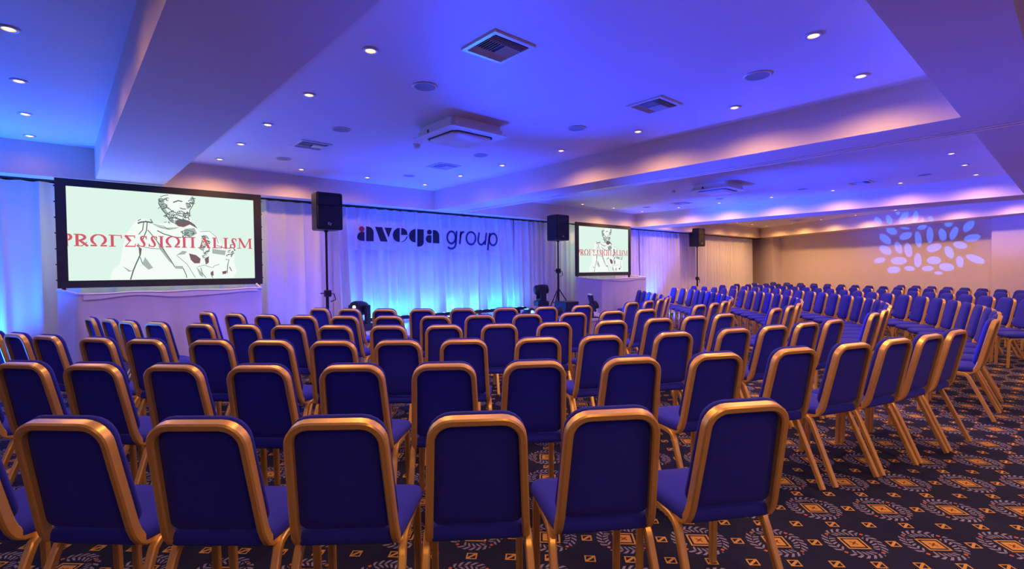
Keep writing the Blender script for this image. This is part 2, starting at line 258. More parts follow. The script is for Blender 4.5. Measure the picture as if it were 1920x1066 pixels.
GOBO = [(52.45,-52.33,7.6,-83.61,-97.8,1.66),(17.69,-71.09,6.0,-108.12,-41.35,-0.77),(161.18,1.42,1.75,-21.91,-212.6,19.07),(39.44,44.21,-3.61,75.97,-71.69,5.22),(19.38,72.08,-6.23,125.78,-21.31,-2.82),(-18.39,-201.16,14.52,-243.82,-3.8,13.32),(54.26,-110.04,3.41,-137.36,-77.14,15.41),(56.48,-22.3,5.88,-41.56,-99.81,0.34),(83.61,-7.17,4.66,-50.33,-310.46,11.19),(54.22,20.14,2.25,29.57,-101.93,3.98),(35.54,-33.65,4.42,-64.24,-76.15,-5.32),(5.68,-48.49,0.8,-115.39,-21.26,-1.78),(80.6,21.97,-0.28,29.24,-154.78,6.91),(-3.3,-50.43,1.18,-120.97,-1.43,1.33),(13.53,-63.77,0.84,-104.81,-28.19,4.86),(109.32,1.78,-5.93,-13.23,-157.03,7.84),(30.08,54.12,-3.25,109.79,-48.04,-6.13),(49.99,44.05,-6.55,76.39,-74.79,-4.67),(55.6,10.11,-6.0,15.75,-119.3,-0.45),(62.2,-9.14,-5.05,-27.68,-117.39,1.64),(17.55,-57.17,0.95,-97.71,-36.73,-6.99),(44.0,-27.76,4.41,-46.43,-79.89,-5.66),(7.12,-53.31,-0.32,-93.45,-17.28,-4.25),(53.56,14.53,-0.99,22.54,-97.14,-1.32),(30.76,-53.19,-2.86,-95.94,-53.17,4.32),(45.53,0.16,3.12,-1.89,-94.1,-3.8),(60.77,11.34,7.85,18.02,-125.82,-2.41),(-1.14,-54.79,-2.15,-104.17,-0.9,-1.99),(58.06,0.74,-1.2,-2.09,-100.22,-3.93),(12.2,-71.09,-4.12,-118.88,-21.7,8.62),(45.26,-14.05,-5.69,-45.88,-109.15,1.02),(56.71,-3.82,-3.11,-10.26,-101.79,-5.24),(53.31,4.97,4.68,8.31,-103.98,-5.83),(70.54,-5.8,2.44,-14.19,-153.11,-9.63),(69.74,0.78,-0.38,-0.95,-148.05,-8.81),(93.64,-6.58,-3.5,-22.32,-250.19,-16.99)]
GOBO_FRAME = [[8.36,8.1,1.02],[18.743,3.037,2.08]]
CHAIRS = [
    (1,'n',[(-0.345,2.722,40.7),(-0.005,2.348,43.9),(0.34,2.009,46.9),(0.694,1.693,49.8),(1.072,1.391,52.8),(1.468,1.108,55.9),(1.91,0.826,59.1)]),
    (1,'f',[(10.287,0.272,113.3),(10.79,0.507,116.8),(11.278,0.771,120.2),(11.729,1.052,123.5),(12.163,1.357,126.2),(12.591,1.673,126.9),(13.016,1.997,127.6),(13.47,2.352,128.5),(13.922,2.718,129.5),(14.372,3.095,130.6),(14.818,3.485,131.8),(15.261,3.89,133.1),(15.698,4.31,134.6),(16.129,4.747,136.2),(16.552,5.2,137.9),(16.966,5.672,139.7),(17.368,6.161,141.5),(17.757,6.668,143.5),(18.131,7.193,145.5),(18.49,7.734,147.5)]),
    (2,'n',[(-0.471,4.493,34.4),(-0.174,4.087,38.0),(0.127,3.721,41.1),(0.46,3.35,41.1),(0.8,2.984,44.6),(1.174,2.628,48.2),(1.556,2.306,51.7),(1.957,2.008,55.2),(2.433,1.701,59.1),(2.914,1.435,63.0),(3.442,1.189,67.0),(3.925,0.999,71.0),(4.376,0.855,74.0),(4.835,0.74,77.2),(5.3,0.65,80.3)]),
    (2,'f',[(6.568,0.54,89.5),(7.156,0.556,93.6),(7.74,0.614,97.7),(8.319,0.714,101.8),(8.889,0.855,105.9),(9.448,1.036,110.0),(9.986,1.254,114.1),(10.506,1.509,118.1),(11.007,1.8,122.2),(11.487,2.126,126.0),(11.954,2.471,126.9),(12.419,2.826,127.9),(12.884,3.194,128.9),(13.351,3.579,130.1),(13.822,3.985,131.5),(14.266,4.388,133.0),(14.704,4.808,134.6),(15.135,5.246,136.4),(15.557,5.705,138.4),(15.967,6.183,140.4),(16.364,6.681,142.5),(16.745,7.199,144.8),(17.109,7.737,147.0)]),
    (3,'n',[(-0.464,6.644,20.0),(-0.29,6.204,23.6),(-0.086,5.777,27.3),(0.216,5.249,32.1),(0.49,4.843,35.9),(0.847,4.39,40.5),(1.17,4.028,40.7),(1.498,3.672,44.6),(1.849,3.339,48.4),(2.221,3.03,52.3),(2.675,2.706,56.7),(3.101,2.447,60.6),(3.663,2.162,65.7),(4.23,1.933,70.7),(4.682,1.789,74.4),(5.142,1.677,77.8),(5.614,1.593,81.8)]),
    (3,'f',[(6.728,1.521,90.7),(7.266,1.547,95.0),(7.799,1.614,99.2),(8.327,1.72,103.5),(8.845,1.865,107.8),(9.351,2.048,112.1),(9.842,2.269,116.3),(10.315,2.525,120.6),(10.797,2.836,125.1),(11.26,3.176,126.8),(11.72,3.527,127.8),(12.181,3.892,129.0),(12.644,4.276,130.4),(13.111,4.685,132.0),(13.582,5.124,133.9),(14.017,5.556,135.9),(14.441,6.011,138.1),(14.853,6.489,140.4),(15.249,6.99,142.9),(15.628,7.513,145.4)]),
    (4,'n',[(0.275,7.84,10.0),(0.42,7.382,14.0),(0.555,6.928,18.5),(0.757,6.487,24.5),(1.051,5.92,30.3),(1.348,5.461,35.4),(1.638,5.084,39.9),(1.952,4.729,40.8),(2.308,4.347,45.4),(2.698,3.994,50.3),(3.117,3.675,55.2),(3.572,3.387,60.2),(4.108,3.114,65.8),(4.632,2.906,71.0),(5.107,2.763,75.7),(5.57,2.663,80.0)]),
    (4,'f',[(6.78,2.572,91.3),(7.362,2.612,96.7),(7.938,2.708,102.1),(8.503,2.858,107.6),(9.05,3.06,113.0),(9.576,3.313,118.4),(10.076,3.615,123.8),(10.535,3.946,126.7),(10.989,4.291,127.9),(11.444,4.653,129.2),(11.894,5.032,130.9),(12.341,5.431,132.8),(12.78,5.853,135.0),(13.209,6.301,137.5),(13.625,6.776,140.2),(14.022,7.277,143.0),(14.399,7.806,146.0)]),
    (5,'n',[(1.449,7.67,15.1),(1.643,7.089,21.8),(1.871,6.595,27.8),(2.153,6.121,33.8),(2.468,5.699,39.7),(2.822,5.299,42.0),(3.206,4.916,48.1),(3.603,4.593,53.8),(4.066,4.291,59.9),(4.578,4.032,66.4),(5.086,3.841,72.4),(5.611,3.704,78.5)]),
    (5,'f',[(6.784,3.602,91.6),(7.305,3.643,97.4),(7.82,3.737,103.3),(8.322,3.883,109.1),(8.807,4.079,114.9),(9.269,4.323,120.8),(9.705,4.613,126.1),(10.125,4.928,127.4),(10.535,5.249,128.9),(10.9,5.549,130.3),(11.256,5.862,132.0),(11.608,6.19,134.1),(11.968,6.553,136.4),(12.389,7.021,139.6),(12.79,7.522,143.0)]),
    (6,'n',[(2.77,7.231,24.8),(3.014,6.779,32.0),(3.321,6.352,39.3),(3.673,5.955,43.2),(4.078,5.578,51.0),(4.559,5.242,59.3),(5.083,4.979,67.5),(5.64,4.795,75.8)]),
    (6,'f',[(6.683,4.67,90.6),(7.208,4.71,98.0),(7.724,4.817,105.4),(8.222,4.99,112.9),(8.693,5.226,122.0),(9.1,5.631,125.2),(9.508,6.036,128.4),(9.915,6.44,131.6),(10.323,6.845,134.8),(10.73,7.25,138.0)]),
    (0,'f',[(12.612,0.348,125.4),(13.061,0.676,126.5),(13.506,1.01,127.2),(13.925,1.332,127.9),(14.345,1.663,128.6),(14.765,2.004,129.4),(15.188,2.357,130.4),(15.612,2.724,131.4),(16.039,3.108,132.5),(16.469,3.509,133.7),(16.9,3.931,135.0),(17.333,4.375,136.5),(17.767,4.845,138.1),(18.199,5.341,139.8),(18.63,5.867,141.6),(19.057,6.423,143.5),(19.479,7.014,145.5),(19.892,7.639,147.6)]),
    (-1,'f',[(14.442,0.466,127.6),(14.887,0.813,128.3),(15.301,1.144,129.0),(15.717,1.485,129.8),(16.134,1.837,130.6),(16.553,2.202,131.5),(16.975,2.582,132.5),(17.399,2.978,133.6),(17.824,3.392,134.8)]),
]

# ------------------------------------------------------------------ the room
CEIL, BEAM = 3.02, 2.65
def struct(name, mb, m, label=None, cat=None, parent=None):
    o = mb.build(name, m, parent)
    if not parent: tag(o, label, cat, kind='structure')
    return o
struct('floor', MB().box(-4.6, 26, -3.6, 9.6, -.1, 0), M['carpet'], 'dark navy carpet with gold square medallions and pale leaf wreaths', 'floor')
c = MB()
c.box(-4.6, .395, .68, 8.52, 3.06, 3.3); c.box(1.12, 5.575, .68, 8.52, CEIL, 3.3); c.box(6.33, 12.4, .68, 8.52, CEIL, 3.3); c.box(13.25, 26, .68, 8.52, CEIL, 3.3)
c.box(-4.6, 26, -3.6, .23, CEIL, 3.3)
struct('ceiling', c, M['paint'], 'white plaster ceiling bays washed in blue light', 'ceiling')
struct('trim_1', MB().box(.395, 1.12, .68, 8.52, BEAM, 3.3), M['beam'], 'wide white ceiling beam running to the left screen', 'beam')
b2 = struct('trim_2', MB().box(5.575, 6.33, .68, 8.52, BEAM, 3.3), M['beam'], 'white ceiling beam with twin partition tracks crossing mid room', 'beam')
for x in (6.105, 6.195):
    MB().box(x, x + .03, -3.5, 8.5, BEAM - .006, BEAM + .002).build('partition_track', M['track'], b2)
struct('trim_3', MB().box(12.4, 13.25, .68, 8.52, BEAM, 3.3), M['beam'], 'white ceiling beam beyond the right screen', 'beam')
struct('trim_4', MB().box(-4.6, 26, .23, .68, BEAM, 3.3), M['beam'], 'white ceiling beam at upper right running along the room', 'beam')
struct('trim_5', MB().box(-4.6, 22.2, 8.52, 9.4, BEAM, 3.3), M['beam'], 'white soffit above the stage curtains', 'soffit')
P0 = Vector((20.75, 8.52)); WD = Vector((4.55, 8.22)).normalized(); WN = Vector((WD.y, -WD.x))
def wp(p, z): q = P0 + WD * p[0] + WN * p[1]; return (q.x, q.y, z)
struct('trim_6', MB().prism([(.9, 0), (.9, 1.6), (-13.2, 1.6), (-13.2, 0)], wp, BEAM, 3.3), M['beam'], 'white soffit above the cream side wall', 'soffit')
struct('wall_right', MB().prism([(1.3, .5), (-.12, .5), (-.12, .9), (-7.65, .9), (-7.65, .6), (-13.2, .6), (-13.2, 1.9), (1.3, 1.9)], wp, 0, 2.7), M['wallpaint'],
       'cream side wall behind the far chairs', 'wall')
struct('wall_back', MB().box(-4.6, 24, 9.4, 9.6, 0, 3.3), M['wallpaint'], 'wall behind the stage curtains', 'wall')
struct('wall_left', MB().box(-4.8, -4.6, -3.6, 9.6, 0, 3.3), M['wallpaint'], 'side wall beyond the left bay', 'wall')
struct('wall_front', MB().box(-4.6, 26, -3.8, -3.6, 0, 3.3), M['wallpaint'], 'wall behind the camera', 'wall')

# ------------------------------------------------------------------ curtains
def curtain(x0, x1, Y, z0, z1, spacing, amp, seed, label, dx=.02, nz=22, lean=0.0, sharp=2.0):
    rnd = random.Random(seed); pl = []; x = x0 - .1
    while x < x1 + .1:
        x += rnd.uniform(*spacing); pl.append((x, rnd.uniform(.7, 1.25), rnd.uniform(-.03, .03), rnd.uniform(.85, 1.3)))
    nx = int((x1 - x0) / dx); V = []; F = []
    for j in range(nz + 1):
        f = j / nz; z = z1 + (z0 - z1) * f           # f=0 top .. 1 hem
        for i in range(nx + 1):
            X = x0 + (x1 - x0) * i / nx; d = 0
            for (px, a, sh, w) in pl:
                q = X - px - sh * f
                if abs(q) < .35:
                    wd = (.018 + .042 * f ** .8) * w
                    d += a * (amp * (.35 + .65 * f ** .7)) * math.exp(-abs(q / wd) ** sharp)
            d *= min(1, (X - x0) / .08, (x1 - X) / .08) if sharp < 2 else 1
            d += .012 * f * math.sin(X * 3.1 + seed) + .006 * math.sin(X * 9 + 3 * f + seed)
            zz = z - (.012 * (.5 + .5 * math.cos(X * 2 * math.pi / .22)) if j == 0 else 0)
            V.append((X, Y - d - lean * f, zz))
    for j in range(nz):
        for i in range(nx):
            a = j * (nx + 1) + i; F.append((a, a + nx + 1, a + nx + 2, a + 1))
    mb = MB(); mb.add(V, F)
    return tag(mb.build('curtain', M['curtain'], None, 60), label, 'curtain', 'stage wall curtains')
curtain(-4.5, 3.66, 8.92, .02, 2.634, (.26, .40), .09, 3, 'broad pleated white curtain behind the left screen', .025)
curtain(3.665, 8.035, 8.935, .02, 2.632, (.15, .32), .19, 8, 'white curtain behind the logo banner, lit bright blue from below', .011, 26, .02, 1.5)
curtain(8.04, 13.1, 8.92, .02, 2.634, (.13, .24), .10, 12, 'pleated white curtain behind the right screen')
curtain(13.105, 20.98, 8.92, .02, 2.634, (.12, .22), .09, 21, 'pleated cream-lit curtain at the far end beside the cream wall', .025)
rail = MB(); rail.box(-4.5, 21.0, 8.80, 8.82, 2.630, 2.647)
tag(rail.build('curtain_rail', M['metal']), 'dark curtain rail under the soffit along the stage wall', 'rail')

# ------------------------------------------------------------------ stage
ST = .48
poly = [(3.52, 8.66), (3.52, 7.08), (4.32, 6.38), (8.55, 6.30), (8.95, 7.05), (8.95, 8.66)]
stg = thing('stage_platform', 'low stage platform in front of the blue-lit curtain', 'stage', (6.2, 7.5, 0))
def rel(o, mb): mb.v = [(x - o.location.x, y - o.location.y, z - o.location.z) for x, y, z in mb.v]; return mb
rel(stg, MB().prism(poly, lambda p, z: (p[0], p[1], z), ST - .04, ST)).build('deck', M['deck'], stg)
inn = [(6.2 + (x - 6.2) * .985, 7.55 + (y - 7.55) * .975) for x, y in poly]
rel(stg, MB().prism(inn, lambda p, z: (p[0], p[1], z), 0, ST - .04)).build('skirt', M['skirt'], stg)

# ------------------------------------------------------------------ banquet chair meshes
def lp(x, s, t): return (x, -.205 - .225 * s + .974 * t, .46 + .974 * s + .225 * t)
def tprof(w, d, c=.007): return [(-w, -d + c), (-w + c, -d), (w - c, -d), (w, -d + c), (w, d - c), (w - c, d), (-w + c, d), (-w, d - c)]
TOPS = .458
def hw(s): return .178 - .020 * s / TOPS
def bf():
    half = [(.178, -.07, .431), (.178, -.13, .431), (.178, -.160, .436), (.178, -.186, .450), (.178, -.203, .474)]
    half += [lp(hw(s), s, 0) for s in (.05, .16, .28, TOPS - .075)]
    cx, cs_, r = hw(TOPS - .075) - .075, TOPS - .075, .075
    half += [lp(cx + r * math.cos(a), cs_ + r * math.sin(a), 0) for a in [R(15), R(30), R(45), R(60), R(75), R(90)]]
    other = [(-x, y, z) for x, y, z in reversed(half)]
    return half + [lp(0, TOPS, 0)] + other
def outline(wt, wb, s0, s1, rt_, rb, inset, n=5, sag=0.):
    """rounded tapered outline in (x, s), shrunk by inset"""
    a, b, t, u = wt - inset, wb - inset, s1 - inset, s0 + inset; rt_ = max(rt_ - inset, .004); rb = max(rb - inset, .004); P = []
    for sx, cy, w, rr, a0 in ((1, u + rb, b, rb, -90), (1, t - rt_, a, rt_, 0), (-1, t - rt_, a, rt_, 90), (-1, u + rb, b, rb, 180)):
        for k in range(n + 1):
            an = R(a0 + 90 * k / n); P.append(((w - rr) * sx + rr * math.cos(an), cy + rr * math.sin(an)))
    return [(x, s - (sag * (1 - (x / max(b, .01)) ** 2) if s < (u + rb) else 0)) for x, s in P]
CH = {}
CH['back_frame'] = MB().sweep(bf(), tprof(.0145, .021, .006), (1, 0, 0)).mesh('back_frame', M['gold'], 28)
pad = MB().rings([[lp(x, s, t) for x, s in outline(.172, .190, .038, .476, .085, .055, i, 5)] for i, t in ((.012, .016), (0, .023), (0, .036), (.010, .049), (.030, .057), (.07, .061))])
CH['backrest'] = pad.mesh('backrest', M['fabric'], 60)
CH['back_panel'] = MB().rings([[lp(x, s, t) for x, s in outline(.147, .166, .040, .447, .062, .03, i, 4, .018)] for i, t in ((.004, .016), (0, .008), (.006, .003), (.05, .001))][::-1]).mesh('back_panel', M['fabric'], 50)
def seat_ring(i, z):
    P = []
    wf, wb, y0, y1, rf, rb = .218 - i, .196 - i, -.205 + i, .240 - i, max(.06 - i, .01), max(.045 - i, .01)
    for sx, w, yy, rr, a0 in ((1, wf, y1 - rf, rf, 0), (-1, wf, y1 - rf, rf, 90), (-1, wb, y0 + rb, rb, 180), (1, wb, y0 + rb, rb, 270)):
        for k in range(6):
            an = R(a0 + 18 * k); P.append(((w - rr) * sx + rr * math.cos(an), yy + rr * math.sin(an), z - (.010 * ((yy - .0) / .2) if yy > .1 else 0)))
    return P
CH['seat'] = MB().rings([seat_ring(i, z) for i, z in ((.030, .428), (.008, .430), (0, .440), (0, .462), (.008, .477), (.030, .487), (.075, .492), (.13, .494))]).mesh('seat', M['fabric'], 60)
pr = tprof(.0150, .0155, .005)
legs = {}
for sd in (1, -1):
    legs['rear', sd] = MB().sweep([(sd * .190, .0, .416), (sd * .190, -.085, .416), (sd * .191, -.118, .409), (sd * .192, -.142, .392), (sd * .194, -.158, .362), (sd * .199, -.235, .20), (sd * .205, -.328, .004)], pr, (1, 0, 0)).mesh('leg', M['gold'], 28)
    legs['front', sd] = MB().sweep([(sd * .190, .0, .416), (sd * .190, .150, .416), (sd * .190, .182, .408), (sd * .190, .203, .388), (sd * .190, .210, .355), (sd * .190, .222, .004)], pr, (1, 0, 0)).mesh('leg', M['gold'], 28)
CH['cross_bar'] = MB().sweep([(-.19, .12, .409), (.19, .12, .409)], tprof(.010, .010, .003), (0, 1, 0)).mesh('cross_bar', M['gold'], 40)

ROWN = {1: 'nearest', 2: 'second', 3: 'third', 4: 'fourth', 5: 'fifth', 6: 'sixth'}
def chair(x, y, face, label, group):
    a = R(face); t = thing('banquet_chair', label, 'chair', (x + .307 * math.cos(a), y + .307 * math.sin(a), 0), a - math.pi / 2, group)
    for k, me in CH.items(): link(k, me, t)
    for me in legs.values(): link('leg', me, t)
    return t
for row, side, L in CHAIRS:
    for i, (x, y, face) in enumerate(L):
        if side == 'n':
            lab = f'blue gold-framed banquet chair seen from behind, {ORD[i]} from left in {ROWN[row]} row'; g = 'chairs in the near block of curved rows'
        elif row >= 2:
            lab = f'blue banquet chair past the right aisle, {ORD[i]} from the aisle in {ROWN[row]} row'; g = 'chairs past the aisle facing left'
        else:
            n = len(L) - i - 1
            w = {1: 'third-last', 0: 'second-last', -1: 'last'}[row]
            lab = f'blue banquet chair in the {w} row before cream wall, {ORD[n]} from curtain end'; g = 'chairs in the far rows by the cream wall'
        chair(x, y, face, lab, g)

# ------------------------------------------------------------------ projection screens
def bez(pts, n=10):
    P = [Vector((*p, 0)) for p in pts]; o = []
    for i in range(n + 1):
        t = i / n; Q = P[:]
        while len(Q) > 1: Q = [Q[k].lerp(Q[k + 1], t) for k in range(len(Q) - 1)]
        o.append((Q[0].x, Q[0].y))
    return o
def letter(mb, ch, x0, x1, y0, h, fn, t0, t1):
    """serif capitals drawn as flat strokes; unit box 0..1 wide and tall"""
    w = x1 - x0; TK, TN = .20 * h, .068 * h
    P = lambda x, y: (x0 + x * w, y0 + y * h)
    def S(pts, wd): mb.ribbon([P(*p) for p in pts], wd, fn, t0, t1)
    def serif(x, y, l): mb.ribbon([P(x - l, y), P(x + l, y)], TN, fn, t0, t1)
    def stem(x, s0=True, s1=True, l=.22):
        S([(x, 0), (x, 1)], TK)
        if s0: serif(x, .03, l)
        if s1: serif(x, .97, l)
    if ch == 'I': stem(.5, l=.45)
    elif ch == 'L': stem(.28, l=.24); S([(.28, .04), (.95, .04)], TN); S([(.93, 0), (.97, .28)], TN)
    elif ch == 'G': stem(.28, l=.26); S([(.2, .96), (.97, .96)], TN); S([(.94, 1), (.98, .72)], TN)
    elif ch == 'N': stem(.2, s1=False, l=.18); stem(.8, s1=False, l=.18); S([(0, .96), (1, .96)], TN * 1.2)
    elif ch == 'A': S([(.15, .02), (.5, .98)], TN); S([(.85, .02), (.48, 1)], TK); serif(.14, .03, .14); serif(.86, .03, .14)
    elif ch == 'M':
        S([(.14, .02), (.16, .98)], TN); S([(.16, 1), (.5, .08)], TK * .9); S([(.5, .06), (.84, 1)], TN); S([(.86, 0), (.85, 1)], TK * .9)
        serif(.12, .03, .12); serif(.87, .03, .13); serif(.14, .97, .10); serif(.87, .97, .11)
    elif ch in ('P', 'Rx'):
        px = .25; stem(px, l=.22)
        mb.ribbon([P(*p) for p in bez([(px, .95), (.95, 1.02), (.95, .48), (px, .48)], 10)], [TN + (TK - TN) * math.sin(math.pi * k / 10) for k in range(11)], fn, t0, t1)
        if ch == 'Rx': S([(.42, .48), (.95, .02)], TK * .85); S([(.55, .02), (.92, .34)], TN); serif(.9, .03, .1); serif(.55, .03, .08)
    elif ch == 'E':
        S([(.08, .95), (.92, .95)], TN * 1.3); S([(.08, .05), (.92, .05)], TN * 1.5); S([(.15, .98), (.55, .5)], TK); S([(.55, .52), (.12, .04)], TN)
        S([(.9, 1), (.92, .76)], TN); S([(.92, 0), (.98, .28)], TN)
    elif ch == 'S':
        c_ = bez([(.88, .82), (.75, 1.04), (.12, 1.08), (.02, .68), (.5, .52), (1.0, .40), (.98, -.08), (.3, -.08), (.08, .2)], 18)
        mb.ribbon([P(*p) for p in c_], [TN + (TK - TN) * math.exp(-((k - 9) / 5) ** 2) for k in range(19)], fn, t0, t1); S([(.88, .98), (.90, .68)], TN); S([(.06, .02), (.06, .3)], TN)
    elif ch == 'O':
        arc = [(.5 + .40 * math.cos(R(a)), .56 + .42 * math.sin(R(a))) for a in range(-62, 243, 16)]
        n = len(arc); mb.ribbon([P(*p) for p in arc], [TN + (TK - TN) * abs(math.cos(R(-62 + 16 * k))) for k in range(n)], fn, t0, t1)
        S([(.02, .07), (.40, .07)], TK * .6); S([(.60, .07), (.98, .07)], TK * .6); S([(.31, .2), (.36, .06)], TN); S([(.69, .2), (.64, .06)], TN)
def screen(x0, z0, W, H, label, Y):
    t = thing('projection_screen', label, 'screen', (x0 + W / 2, Y, z0)); bx, bz = .106, .092
    fr = MB(); a, b, top = -W / 2, W / 2, H
    fr.box(a, b, -.02, .02, 0, bz); fr.box(a, b, -.02, .02, top - bz, top); fr.box(a, a + bx, -.02, .02, bz, top - bz); fr.box(b - bx, b, -.02, .02, bz, top - bz)
    f = fr.build('border', M['bezel'], t)
    sp = MB()
    for k in range(7):
        z = .1 + k * (H - .2) / 6; sp.box(a - .012, a, -.012, .012, z - .008, z + .008); sp.box(b, b + .012, -.012, .012, z - .008, z + .008)
    sp.build('snap_stud', M['black'], f)
    iw, ih = W - 2 * bx, H - 2 * bz
    sc = MB().box(a + bx, b - bx, -.006, .006, bz, top - bz).build('screen_sheet', M['scr_bg'], t)
    fn = lambda p, y: (a + bx + min(max(p[0], 0), 1) * iw, y, bz + min(max(p[1], 0), 1) * ih)
    MB().prism(STATUE_BODY, fn, -.0066, -.0060).build('statue_figure', M['scr_body'], sc)
    for p in STATUE_GREY: MB().prism(p, fn, -.0072, -.0066).build('statue_grey_tone', M['scr_grey'], sc)
    for p in STATUE_SHADE: MB().prism(p, fn, -.0078, -.0072).build('statue_shadow', M['scr_shade'], sc)
    g = MB()
    fx = lambda p, y: fn((p[0] / (iw / ih), p[1]), y)
    for pts, w in STATUE_LINES: g.ribbon([(p[0] * iw / ih, p[1]) for p in pts], w * 1.2, fx, -.0084, -.0078)
    rnd = random.Random(5)
    for k in range(0, len(CURL_REGIONS), 2):
        (sa, ta), (sb, tb) = CURL_REGIONS[k], CURL_REGIONS[k + 1]; n = int(abs((sb - sa) * (tb - ta)) * 2600) + 5
        for _ in range(n):
            cx, cy = rnd.uniform(sa, sb) * iw / ih, rnd.uniform(tb, ta); r = rnd.uniform(.010, .022); a0 = rnd.uniform(0, 6.3)
            g.ribbon([(cx + r * math.cos(a0 + q * .55), cy + r * .8 * math.sin(a0 + q * .55)) for q in range(5)], rnd.uniform(.005, .010), fx, -.0084, -.0078)
    tag(g.build('statue_line', M['scr_line'], sc), kind='stuff')
    ft = lambda p, y: fn((p[0] * ih / iw, p[1]), y)
    for ch, s0, s1 in TEXT:
        g = MB(); letter(g, ch, s0 * iw / ih, s1 * iw / ih, .368 + .01 * s0, .130, ft, -.0092, -.0086); g.build('letter', M['scr_text'], sc)
    for sx in (-1, 1):
        fo = MB(); x = sx * (W / 2 - .06); fo.box(x - .02, x + .02, -.02, .02, -z0, 0); fo.box(x - .03, x + .03, -.02, .32, -z0, -z0 + .04); fo.build('support_leg', M['metal'], t)
    return t
screen(0.0, 1.267, 2.368, 1.368, 'large left projection screen showing a statue and red PROFESSIONALISM lettering', 8.46)
screen(9.57, 1.288, 2.282, 1.342, 'right projection screen standing behind a draped stand beside the stage', 8.35)

def plinth(x0, x1, y0, y1, h0, h1, label, seed, xb):
    """cloth-wrapped stand: rippled skirt on three sides and a rolled hem"""
    t = thing('draped_stand', label, 'stand', ((x0 + x1) / 2, (y0 + y1) / 2, 0)); ox, oy = (x0 + x1) / 2, (y0 + y1) / 2
    per = []
    def edge(ax, ay, bx, by, n):
        for i in range(n): per.append((ax + (bx - ax) * i / n, ay + (by - ay) * i / n))
    edge(xb, y1, x0, y0, 18); edge(x0, y0, x1, y0, 46); edge(x1, y0, x1, y1, 18); per.append((x1, y1))
    V, F, nz = [], [], 10; rnd = random.Random(seed)
    def hgt(x, y): return h0 + (h1 - h0) * (x - x0) / (x1 - x0) + .055 * (y - y0) / (y1 - y0) + .006 * math.sin(x * 9 + seed)
    for j in range(nz + 1):
        f = j / nz
        for i, (x, y) in enumerate(per):
            w = .012 * f * math.sin(i * .9 + seed) + .010 * f * math.sin(i * .37 + 2 * seed)
            dx, dy = (-w, 0) if i < 18 else ((0, -w) if i < 64 else (w, 0))
            V.append((x + dx - ox, y + dy - oy, hgt(x, y) * (1 - f) + .01 * f))
    n = len(per)
    for j in range(nz):
        for i in range(n - 1): F.append((j * n + i, j * n + n + i, j * n + n + i + 1, j * n + i + 1))
    mb = MB(); mb.add(V, F); mb.build('cloth_skirt', M['cloth'], t, 60)
    MB().tube([(x - ox, y - oy, hgt(x, y)) for x, y in per[::2]] + [(x1 - ox, y1 - oy, hgt(x1, y1))], .016, 6, Vector((0, 0, 1))).build('rolled_hem', M['cloth'], t, 60)
    band = []
    for k in (0, 1): band.append([(x - ox, y0 - oy - .012 - .004 * k, hgt(x, y0) - (.0 if k == 0 else .055 + .02 * math.sin(x * 5 + seed))) for x in [x0 + .05 + (x1 - x0 - .1) * q / 20 for q in range(21)]])
    mb = MB(); mb.add(band[0] + band[1], [(q, q + 21, q + 22, q + 1) for q in range(20)]); mb.build('folded_flap', M['cloth'], t, 60)
    MB().box(x0 + .03 - ox, x1 - .03 - ox, y0 + .03 - oy, y1 - .02 - oy, 0, h0 - .06).build('inner_frame', M['cloth'], t)
plinth(.184, 2.27, 8.17, 8.40, 1.191, 1.207, 'white cloth-draped stand under the left projection screen', 1, .0)
plinth(9.88, 11.78, 7.80, 8.28, 1.206, 1.23, 'white cloth-draped stand below the right projection screen', 4, 9.5)

